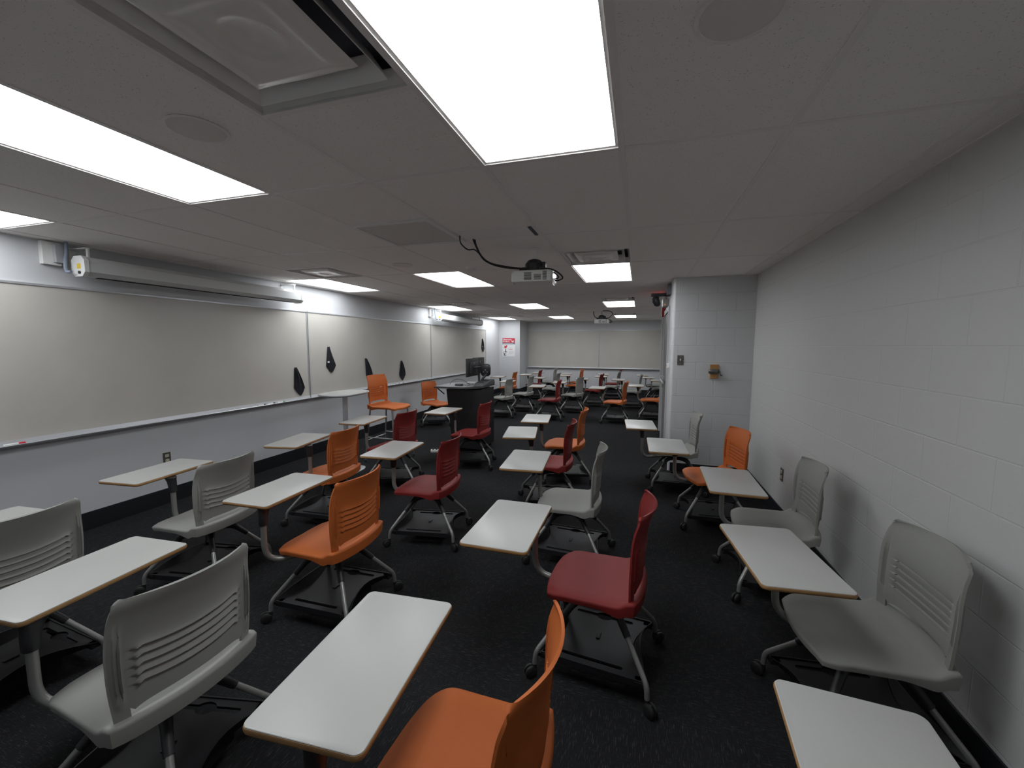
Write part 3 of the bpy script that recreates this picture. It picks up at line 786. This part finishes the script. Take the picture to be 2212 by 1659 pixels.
far = [
 ('grey', (-2.92, 8.72), -4, 8, (-3.27, 8.68), 3, None, 'light grey tablet chair just right of the lectern, nearest row of the far block'),
 ('red', (-1.82, 8.72), 2, 4, (-2.09, 8.71), 5, None, 'dark red tablet chair in the nearest row of the far block'),
 ('orange', (-.44, 8.80), -6, 0, (-.81, 8.78), -1, (-.70, 8.75), 'orange tablet chair in the nearest row of the far block, with casters in view'),
 ('grey', (-2.66, 9.62), -2, 6, (-3.06, 9.63), 6, (-2.90, 9.45), 'warm grey tablet chair below the poster wall, second row of the far block'),
 ('grey', (-1.49, 9.80), -14, 4, (-1.80, 9.79), 2, None, 'light grey tablet chair seen edge-on right of the nearest red far chair'),
 ('orange', (.30, 9.42), 0, 0, (-.04, 9.55), 0, (.0, 9.5), 'orange tablet chair partly hidden by the door wall at right'),
 ('orange', (-3.47, 10.95), 3, 3, (-3.74, 10.88), 3, None, 'orange tablet chair in the corner below the poster'),
 ('grey', (-2.26, 11.0), 0, 5, (-2.59, 10.94), 3, None, 'grey tablet chair half hidden behind the nearest red far chair'),
 ('red', (-1.11, 11.0), -5, 5, (-1.42, 10.96), 4, None, 'dark red tablet chair in the middle of the far block, third row'),
 ('grey', (-.14, 11.0), 0, 4, (-.49, 11.01), 0, None, 'grey tablet chair to the right of the orange one with casters in view'),
 ('grey', (.80, 11.05), 0, 4, (.46, 11.07), 0, None, 'grey tablet chair mostly hidden behind the orange one at the door wall'),
 ('red', (-3.0, 12.02), 3, 4, (-3.24, 12.0), 3, None, 'dark red tablet chair in the fourth row under the left end of the far whiteboard'),
 ('orange', (-1.81, 12.1), 6, 4, (-2.07, 12.09), 3, None, 'orange tablet chair of the far pair, the one nearer the camera'),
 ('grey', (-.73, 12.1), -2, 4, (-1.02, 11.98), 3, None, 'dark grey tablet chair just in front of the farthest red one'),
 ('grey', (.60, 12.0), 0, 4, (.26, 11.99), 0, None, 'grey tablet chair near the door wall, fourth row of the far block'),
 ('grey', (-2.73, 13.0), 0, 4, (-3.09, 12.96), 3, None, 'light grey tablet chair in the farthest row, against the left far whiteboard'),
 ('orange', (-1.89, 13.05), -4, 4, (-2.15, 12.90), 3, None, 'orange tablet chair of the far pair, the one against the far wall'),
 ('red', (-.74, 13.0), 3, 4, (-1.03, 12.92), 3, None, 'dark red tablet chair in the farthest row, hidden behind a grey one'),
 ('grey', (.48, 12.9), 0, 4, (.12, 12.88), 0, None, 'grey tablet chair in the right-hand end of the farthest row'),
]
for c in far: tablet_chair(*c, GF)
tablet_chair('orange', (-3.88, 7.42), 165, 30, None, 0, None, 'orange chair without a desk turned to face the room, left of the lectern', 'orange seats by the whiteboard')

# ------------------------------------------------------------------ tall stool
r = thing('bar_stool', 'tall orange bar stool with silver legs beside the white standing table', 'stool', (-3.30, 4.93, 0), math.radians(180), 'orange seats by the whiteboard')
s = link('seat', COLM['orange'][0], r); s.location.z = .325
b = link('backrest', COLM['orange'][1], r); b.location.z = .325
feet = {}
for sx in (-1, 1):
    for sy in (-1, 1):
        a = Vector((sx*.17, sy*.185, .745)); f = Vector((sx*.235, sy*.235, .012)); feet[sx, sy] = (a, f)
        l = obj('leg', tube(BM(), [a, f], .0115, 12), M_steel, r, smooth=60)
        obj('foot_glide', lathe(BM(), [(0, 0), (.016, 0), (.016, .018), (.012, .03), (0, .03)], 14, TR(f.x, f.y, 0)), M_rubber, l, smooth=True)
def at(sx, sy, z): a, f = feet[sx, sy]; t = (a.z-z)/(a.z-f.z); return a+(f-a)*t
for k, (p, q, z) in enumerate((((-1, -1), (-1, 1), .30), ((1, -1), (1, 1), .30), ((-1, -1), (1, -1), .34), ((-1, 1), (1, 1), .34))):
    obj('foot_rail', tube(BM(), [at(*p, z), at(*q, z)], .009, 10), M_steel, r, smooth=60)
bm = BM(); box(bm, (-.17, -.19, .735), (.17, -.165, .755), 0, .004); box(bm, (-.17, .165, .735), (.17, .19, .755), 0, .004); box(bm, (-.02, -.18, .737), (.02, .18, .752))
obj('seat_frame', bm, M_black, r)

# ------------------------------------------------------------------ white standing table
r = thing('standing_table', 'tall white pedestal table with rounded square top by the whiteboard', 'table', (-3.49, 4.27, 0), math.radians(3))
def sq_(h, n=64, e=2.9):
    out = []
    for k in range(n):
        a = 2*PI*k/n; c, s_ = math.cos(a), math.sin(a)
        out.append((h*math.copysign(abs(c)**(2/e), c), h*math.copysign(abs(s_)**(2/e), s_)))
    return out
t = obj('tabletop', loft(BM(), [[(x*.66, y, z) for x, y in sq_(h)] for h, z in ((.328, 1.0015), (.333, 1.003), (.331, 1.005))]), M_lam, r, smooth=40)
obj('edge_band', loft(BM(), [[(x*.66, y, z) for x, y in sq_(h)] for h, z in ((.290, .975), (.325, .985), (.335, .993), (.335, 1.0), (.333, 1.003))]), M_alu, t, smooth=40)
obj('column', tube(BM(), [(0, 0, .02), (0, 0, .974)], .030, 20), M_alu, r, smooth=60)
obj('top_plate', BOX((-.12, -.12, .966), (.12, .12, .975), .002), M_alu, r)
bm = BM(); loft(bm, [[(x*.66, y, z) for x, y in sq_(h)] for h, z in ((.25, 0), (.25, .010), (.235, .016), (.05, .030))]); obj('base', bm, M_alu, r, smooth=40)

# ------------------------------------------------------------------ lectern and what stands on it
lectern = r = thing('lectern', 'black instructor lectern with side shelf standing behind the red chair', 'lectern', (0, 0, 0))
bm = BM(); x0, x1, y0, y1 = -2.74, -2.20, 5.60, 6.18
V = [(x0+.06, y0+.05), (x1, y0), (x1, y1), (x0+.06, y1)]
loft(bm, [[(a, b, .05) for a, b in V], [(a, b, .94) for a, b in [(x0, y0-.02), (x1, y0-.02), (x1, y1), (x0, y1)]]])
body = obj('cabinet', bm, M_lect, r)
top = [(-2.87, 5.44), (-2.40, 5.43), (-2.30, 5.50), (-2.235, 5.60), (-2.19, 5.66), (-2.19, 6.19), (-2.76, 6.19), (-2.87, 6.05)]
obj('worktop', prism(BM(), top, .965, .992), M_lecttop, r)
bm = BM(); loft(bm, [[(-2.36, 5.72, .992), (-2.185, 5.66, .992), (-2.185, 6.20, .992), (-2.36, 6.20, .992)], [(-2.33, 5.75, 1.04), (-2.20, 5.69, 1.03), (-2.20, 6.185, 1.06), (-2.33, 6.185, 1.06)]])
obj('raised_cap', bm, M_lectend, r)
bm = BM(); tube(bm, [(-2.83, 5.47, .963), (-2.76, 5.55, .87)], .008, 8); tube(bm, [(-2.83, 6.0, .963), (-2.76, 6.0, .87)], .008, 8)
obj('shelf_brace', bm, M_black, r)
for a, b in ((x0+.09, y0+.08), (x1-.05, y0+.05), (x1-.05, y1-.05), (x0+.09, y1-.05)):
    obj('caster', lathe(BM(), [(0, -.014), (.025, -.014), (.025, .014), (0, .014)], 16, TR(a, b, .025) @ RX(90)), M_rubber, r, smooth=40)
    box_ = obj('caster_stem', BOX((a-.008, b-.008, .03), (a+.008, b+.008, .055)), M_black, r)
def monitor(x, y, z, rz, w, h, label):
    r = thing('monitor', label, 'monitor', (x, y, z), math.radians(rz), 'lectern monitors')   # back faces local +x
    bm = BM(); box(bm, (-.012, -w/2, -h/2), (.012, w/2, h/2), 0, .004); box(bm, (.010, -w*.32, -h*.36), (.034, w*.32, h*.30), 0, .012)
    k = obj('casing', bm, M_black, r, smooth=30)
    obj('screen', BOX((-.0135, -w/2+.008, -h/2+.014), (-.0115, w/2-.008, h/2-.008)), M_dark, r)
    bm = lathe(BM(), [(.010, 0), (.014, 0), (.014, .001), (.010, .001)], 20, TR(.034, 0, h*.22) @ RY(90)); obj('maker_mark', bm, M_alu, k)
    return r
monitor(-2.46, 5.92, 1.255, 0, .46, .275, 'black monitor seen from behind on the lectern, the nearer one')
monitor(-2.52, 6.33, 1.265, -4, .40, .26, 'black monitor on the lectern half hidden behind the nearer one')
bm = BOX((-2.42, 5.95, .992), (-2.34, 6.05, 1.012), .004)
tube(bm, [(-2.38, 6.0, 1.01), (-2.385, 6.0, 1.29)], .017, 14)
tube(bm, fillet([(-2.385, 6.0, 1.26), (-2.35, 5.93, 1.26), (-2.426, 5.92, 1.25)], .03, 4), .016, 10); tube(bm, fillet([(-2.385, 6.0, 1.25), (-2.37, 6.2, 1.25), (-2.486, 6.33, 1.25)], .05, 4), .016, 10)
obj('monitor_arm', bm, M_black, lectern, smooth=40)
r = thing('document_camera', 'black folded document camera with lamp arm beside the monitors', 'document camera')
obj('base', BOX((-2.33, 5.98, 1.035), (-2.22, 6.16, 1.065), .006), M_black, r)
obj('stand', tube(BM(), smoothpath([(-2.35, 5.98, 1.02), (-2.30, 6.0, 1.10), (-2.28, 6.05, 1.14), (-2.29, 6.08, 1.20)], 5), .018, 12), M_black, r, smooth=60)
bm = BM(); P = rrect(.065, .045, .02, 4)
loft(bm, [[(-2.30+x*k*1.15, 6.08+y*k, z-.03) for x, y in P] for k, z in ((.6, 1.14), (.95, 1.17), (1, 1.27), (.9, 1.32), (.6, 1.335))])
hd = obj('camera_head', bm, M_black, r, smooth=50)
bm = BM(); [lathe(bm, [(0, 0), (.007, 0), (.007, .003), (0, .003)], 10, TR(-2.30-.02+.03*k, 6.034, 1.18+.03*(k % 2)) @ RX(90)) for k in range(3)]
obj('button', bm, M_alu, hd)
tag(obj('lectern_cable', tube(BM(), smoothpath([(-2.75, 5.72, .997), (-2.73, 5.73, 1.03), (-2.66, 5.74, 1.075), (-2.56, 5.76, 1.07), (-2.49, 5.80, 1.02), (-2.46, 5.82, .998)], 7), .003, 8), M_rubber, None, smooth=60), 'thin black cable arching over the lectern top', 'cable')
r = thing('microphone_base', 'small black box with cable on the lectern top', 'control box', (-2.57, 5.66, .992))
obj('body', loft(BM(), [[(x*k, y*k, z) for x, y in rrect(.055, .04, .015, 3)] for k, z in ((1, 0), (1, .018), (.8, .028))]), M_black, r, smooth=40)
obj('cord', tube(BM(), smoothpath([(.05, .02, .012), (.12, .06, .006), (.17, .16, .008)], 5), .003, 8), M_rubber, r, smooth=60)
r = thing('paper_stack', 'pale stack of papers on the far side of the lectern', 'papers', (-2.52, 6.10, .992))
bm = BM(); [xf(box(bm, (-.10, -.05, .004*k), (.10, .05, .004*k+.0038)), RZ(3*k), len(bm.verts)-8) for k in range(4)]
obj('sheets', bm, M_paper, r)
r = thing('power_strip', 'white power strip with plugs on the carpet beside the lectern', 'power strip', (-2.83, 5.47, 0), math.radians(15))
b = obj('body', BOX((-.11, -.035, .001), (.11, .035, .038), .005), M_white, r)
bm = BM(); [box(bm, (-.09+.05*k, -.014, .037), (-.062+.05*k, .014, .060), 0, .003) for k in range(4) if k != 2]; obj('plug', bm, M_black, r)
bm = BM(); [tube(bm, smoothpath([(-.075+.05*k, 0, .058), (-.04+.07*k, .06, .075), (.06+.05*k, .15, .02), (.15+.04*k, .25, .008)], 5), .004, 8) for k in (0, 1, 3)]
obj('cord', bm, M_rubber, r, smooth=60)

# ------------------------------------------------------------------ poster
r = thing('poster', 'red and white classroom services poster with bird and microscope on the wall corner', 'poster', (-4.38, YP-.0018, 0))
PW, PZ0, PZ1 = .435, 1.225, 1.825
obj('paper', BOX((0, 0, PZ0), (PW, .002, PZ1)), M_paper, r)
obj('red_banner', BOX((0, -.001, PZ1-.150), (PW, 0, PZ1)), M_pred, r)
obj('grey_band', BOX((0, -.001, PZ1-.205), (PW, 0, PZ1-.150)), M_pgrey, r)
MT = lambda x, z: TR(x, -.0018, z) @ RX(90)
for s_, z in (('Classroom', PZ1-.070), ('Services', PZ1-.132)):
    text_mesh('heading', s_, .068, M_paper, MT(.018, z), r, font_bold=.0025)
text_mesh('emblem', 'W', .075, M_paper, MT(.315, PZ1-.136), r, font_bold=.004)
bm = BM(); box(bm, (.02, -.0018, PZ1-.192), (.36, -.001, PZ1-.164)); obj('band_lines', bm, M_inkl, r)
bird = [(.03, -.098), (.055, -.085), (.09, -.085), (.075, -.062), (.04, -.018), (.085, -.032), (.11, -.035), (.122, -.02), (.138, -.008), (.155, -.004), (.180, -.012), (.168, -.022), (.166, -.045), (.155, -.075), (.13, -.10), (.10, -.112), (.075, -.108)]
bm = BM(); prism(bm, [(x, z) for x, z in bird], 0, .0008); xf(bm, TR(0, -.001, PZ1-.225) @ RX(90)); obj('red_bird', bm, M_pred, r)
bm = BM()
for q in ([(.105, -.115), (.118, -.115), (.124, -.17), (.128, -.235), (.112, -.262), (.096, -.235), (.100, -.17)], [(.124, -.215), (.165, -.222), (.170, -.238), (.126, -.238)],
          [(.06, -.21), (.075, -.215), (.055, -.245), (.06, -.275), (.135, -.285), (.135, -.295), (.07, -.297), (.085, -.325), (.135, -.345), (.135, -.352), (.035, -.352), (.05, -.325), (.045, -.29), (.040, -.245)]):
    prism(bm, q, 0, .0008)
xf(bm, TR(0, -.001, PZ1-.225) @ RX(90)); obj('microscope', bm, M_ink, r)
bm = BM(); [box(bm, (.215, -.0015, PZ1-.252-.042*k), (.215+w_, -.001, PZ1-.246-.042*k)) for k, w_ in enumerate((.185, .11, .155))]
for k, w_ in enumerate((.185, .19, .16, .19, .12)): box(bm, (.215, -.0015, PZ1-.425-.022*k), (.215+w_, -.001, PZ1-.420-.022*k))
obj('text_line', bm, M_inkl, r)
obj('red_text_line', BOX((.215, -.0015, PZ1-.386), (.355, -.001, PZ1-.374)), M_pred, r)

# ------------------------------------------------------------------ wall fittings
def outlet(label, loc, rz, dark=True):
    r = thing('wall_outlet', label, 'outlet', loc, rz, 'wall power outlets')     # faces local -y
    p = obj('cover_plate', BOX((-.035, -.006, -.057), (.035, 0, .057), .002), M_plate if dark else M_white, r)
    for s in (-1, 1):
        k = obj('socket', loft(BM(), [[(x, yy, s*.024+z) for x, z in rrect(.017, .014, .008, 4)] for yy in (-.0055, -.009)]), M_cream, r)
        bm = BM(); box(bm, (-.008, -.0096, s*.024-.005), (-.0055, -.0085, s*.024+.006)); box(bm, (.0055, -.0096, s*.024-.005), (.008, -.0085, s*.024+.006)); box(bm, (-.002, -.0096, s*.024-.011), (.002, -.0085, s*.024-.007))
        obj('slots', bm, M_dark, k)
    return r
outlet('dark metal outlet with cream sockets on the left wall above a white desk', (XL, 2.86, .46), PI/2)
outlet('dark metal outlet with cream sockets low on the right block wall', (XR, 4.17, .45), -PI/2)
outlet('pale outlet on the far wall left of the orange chair pair', (-2.42, YF, .42), 0, False)
outlet('pale outlet on the far wall below the right whiteboard panel', (-.45, YF, .42), 0, False)
r = thing('light_switch', 'dark metal switch plate with white toggle on the block pier', 'light switch', (.478, YA, 1.425))
obj('cover_plate', BOX((-.035, -.006, -.058), (.035, 0, .058), .002), M_plate, r)
obj('toggle', loft(BM(), [[(x, yy, z+dz) for x, z in rrect(.006, .012, .002, 3)] for yy, dz in ((-.005, 0), (-.016, .006))]), M_white, r)
bm = BM(); [lathe(bm, [(0, 0), (.003, 0), (.003, .001), (0, .001)], 10, TR(0, -.006, s*.040) @ RX(90)) for s in (-1, 1)]; obj('screw', bm, M_alu, r)
r = thing('pencil_sharpener', 'old crank pencil sharpener on an oak block on the pier', 'pencil sharpener', (.855, YA+.002, 1.295))
obj('wood_block', BOX((-.047, -.020, -.082), (.047, 0, .082), .003), M_wood, r)
bm = lathe(BM(), [(0, -.055), (.022, -.055), (.029, -.045), (.031, 0), (.029, .035), (.024, .045), (0, .046)], 20, TR(-.012, -.055, .004) @ RY(90)); box(bm, (-.045, -.05, -.03), (.03, -.018, -.02))
obj('drum', bm, M_plate, r, smooth=40)
obj('end_cap', lathe(BM(), [(0, 0), (.026, 0), (.024, .010), (.010, .014), (0, .014)], 18, TR(.033, -.055, .004) @ RY(90)), M_black, r, smooth=40)
c = obj('crank', tube(BM(), [(.046, -.055, .004), (.056, -.055, .002), (.058, -.058, -.040)], .004, 8), M_black, r, smooth=60)
obj('handle', lathe(BM(), [(0, 0), (.006, .001), (.007, .02), (0, .022)], 12, TR(.060, -.058, -.042) @ RY(90)), M_black, c, smooth=60)

# door in the side of the pier
o = structure('door_1', BOX((XA-.004, 6.02, .01), (XA+.002, 6.88, 2.06)), M_door)
k = obj('lock_case', BOX((-.060, 6.72, 1.03), (-.004, 6.87, 1.13), .004), M_dframe, o); k.location.x = XA
k = obj('door_handle', tube(BM(), [(-.050, 6.10, 1.08), (-.050, 6.72, 1.08)], .014, 10), M_dframe, o, smooth=60); k.location.x = XA
bm = BM(); box(bm, (XA-.020, 5.95, 0), (XA+.001, 6.02, 2.13), 0, .002); box(bm, (XA-.020, 6.88, 0), (XA+.001, 6.95, 2.13), 0, .002); box(bm, (XA-.020, 6.02, 2.06), (XA+.001, 6.88, 2.13), 0, .002)
structure('trim_3', bm, M_dframe)
r = thing('exit_sign', 'exit sign high on the pier side behind the emergency light, glowing red', 'exit sign', (XA, 6.86, 2.315))
q_ = thing('grey_wall_box', 'small dark grey box at the top of the pier corner, nearest of the fittings there', 'wall box', (XA, 5.86, 2.325))
obj('cover', BOX((-.05, -.07, -.065), (0, .07, .065), .004), M_pgrey, q_)
obj('housing', BOX((-.032, -.15, -.10), (0, .15, .07), .004), M_pgrey, r)
text_mesh('lettering', 'EXIT', .15, M_exit, TR(-.0335, .135, -.067) @ RZ(-90) @ RX(90), r, depth=.001)
r = thing('emergency_light', 'white emergency light with round lamp heads beside the ceiling camera', 'emergency light', (XA, 6.50, 2.235))
obj('housing', BOX((-.075, -.13, -.075), (0, .13, .03), .006), M_white, r)
for s in (-1, 1):
    h_ = obj('lamp_head', lathe(BM(), [(0, -.03), (.03, -.028), (.040, 0), (.040, .015), (.033, .018), (0, .014)], 20, TR(-.060, s*.085, .062) @ RZ(-70) @ RX(75)), M_white, r, smooth=40)
    obj('lens', lathe(BM(), [(0, .0155), (.030, .0185), (0, .0225)], 18, TR(-.060, s*.085, .062) @ RZ(-70) @ RX(75)), M_alu, h_, smooth=40)
obj('indicator', lathe(BM(), [(0, 0), (.004, 0), (0, .003)], 10, TR(-.045, -.131, -.05) @ RX(90)), M_led, r)
r = thing('ceiling_camera', 'black domed ceiling camera on a bracket at the top of the pier', 'camera', (.215, 6.05, 2.21))
obj('mount', BOX((-.085, -.04, .055), (.10, .04, .095), .008), M_black, r)
obj('bracket', BOX((.09, -.015, .052), (.160, .015, .075), .003), M_black, r)
bm = lathe(BM(), [(0, -.045), (.05, -.04), (.072, -.015), (.075, .015), (.055, .04), (0, .045)], 26, TR(-.015, 0, -.01) @ RY(70)); lathe(bm, [(.02, 0), (.035, .05), (.05, .07), (0, .07)], 16, TR(-.01, 0, -.0))
obj('head', bm, M_black, r, smooth=50)
obj('lens', lathe(BM(), [(0, 0), (.030, 0), (.026, .012), (0, .010)], 20, TR(-.035, -.06, -.02) @ RX(90)), M_dark, r, smooth=40)
r = thing('fire_alarm', 'red fire alarm horn box below the emergency light', 'fire alarm', (XA+.002, 7.05, 2.125))
obj('horn_box', BOX((-.058, -.06, -.075), (0, .06, .065), .006), M_fixred, r)
obj('strobe', BOX((-.072, -.02, -.03), (-.057, .02, .02), .004), M_white, r)
r = thing('white_wall_box', 'small white box above the red fire alarm', 'wall box', (XA, 7.06, 2.225))
obj('cover', BOX((-.045, -.04, -.032), (0, .04, .03), .003), M_white, r)
r = thing('wire_raceway', 'vertical grey cable raceway down the end of the pier', 'raceway', (XA, 7.35, 0))
obj('channel', BOX((-.030, -.035, .16), (0, .035, 2.06), .003), M_dframe, r)
r = thing('thermostat', 'small white thermostat with tan label beside the door frame', 'thermostat', (XA+.002, 5.75, 1.34))
obj('case', BOX((-.03, -.04, -.03), (0, .04, .03), .004), M_white, r)
obj('tan_label', BOX((-.0315, -.02, -.012), (-.0295, .02, .012)), M_wood, r)

# ------------------------------------------------------------------ camera
f, yaw, pitch, roll = 891.97, .2979, .0942, .0033
cy, sy = math.cos(yaw), math.sin(yaw)
fw = Vector((-sy*math.cos(pitch), cy*math.cos(pitch), -math.sin(pitch))); rt = Vector((cy, sy, 0)); up = rt.cross(fw)
rr_ = math.cos(roll)*rt+math.sin(roll)*up; uu = -math.sin(roll)*rt+math.cos(roll)*up
cam = bpy.data.cameras.new('camera'); co = bpy.data.objects.new('camera', cam); C.objects.link(co)
cam.sensor_width = 36; cam.lens = 36*f/2212; cam.clip_start = .02; cam.clip_end = 60
co.matrix_world = Matrix(((rr_.x, uu.x, -fw.x, 0), (rr_.y, uu.y, -fw.y, 0), (rr_.z, uu.z, -fw.z, 1.6), (0, 0, 0, 1)))
S.camera = co

# ------------------------------------------------------------------ world and view
w_ = bpy.data.worlds.new('world'); S.world = w_; w_.use_nodes = True
w_.node_tree.nodes['Background'].inputs[0].default_value = (0, 0, 0, 1)
S.view_settings.view_transform = 'Standard'; S.view_settings.look = 'None'; S.view_settings.gamma = 1
S.view_settings.use_curve_mapping = False
S.view_settings.exposure = .5
S.cycles.use_denoising = True
S.cycles.max_bounces = 10
S.cycles.diffuse_bounces = 8
S.cycles.sample_clamp_indirect = 4
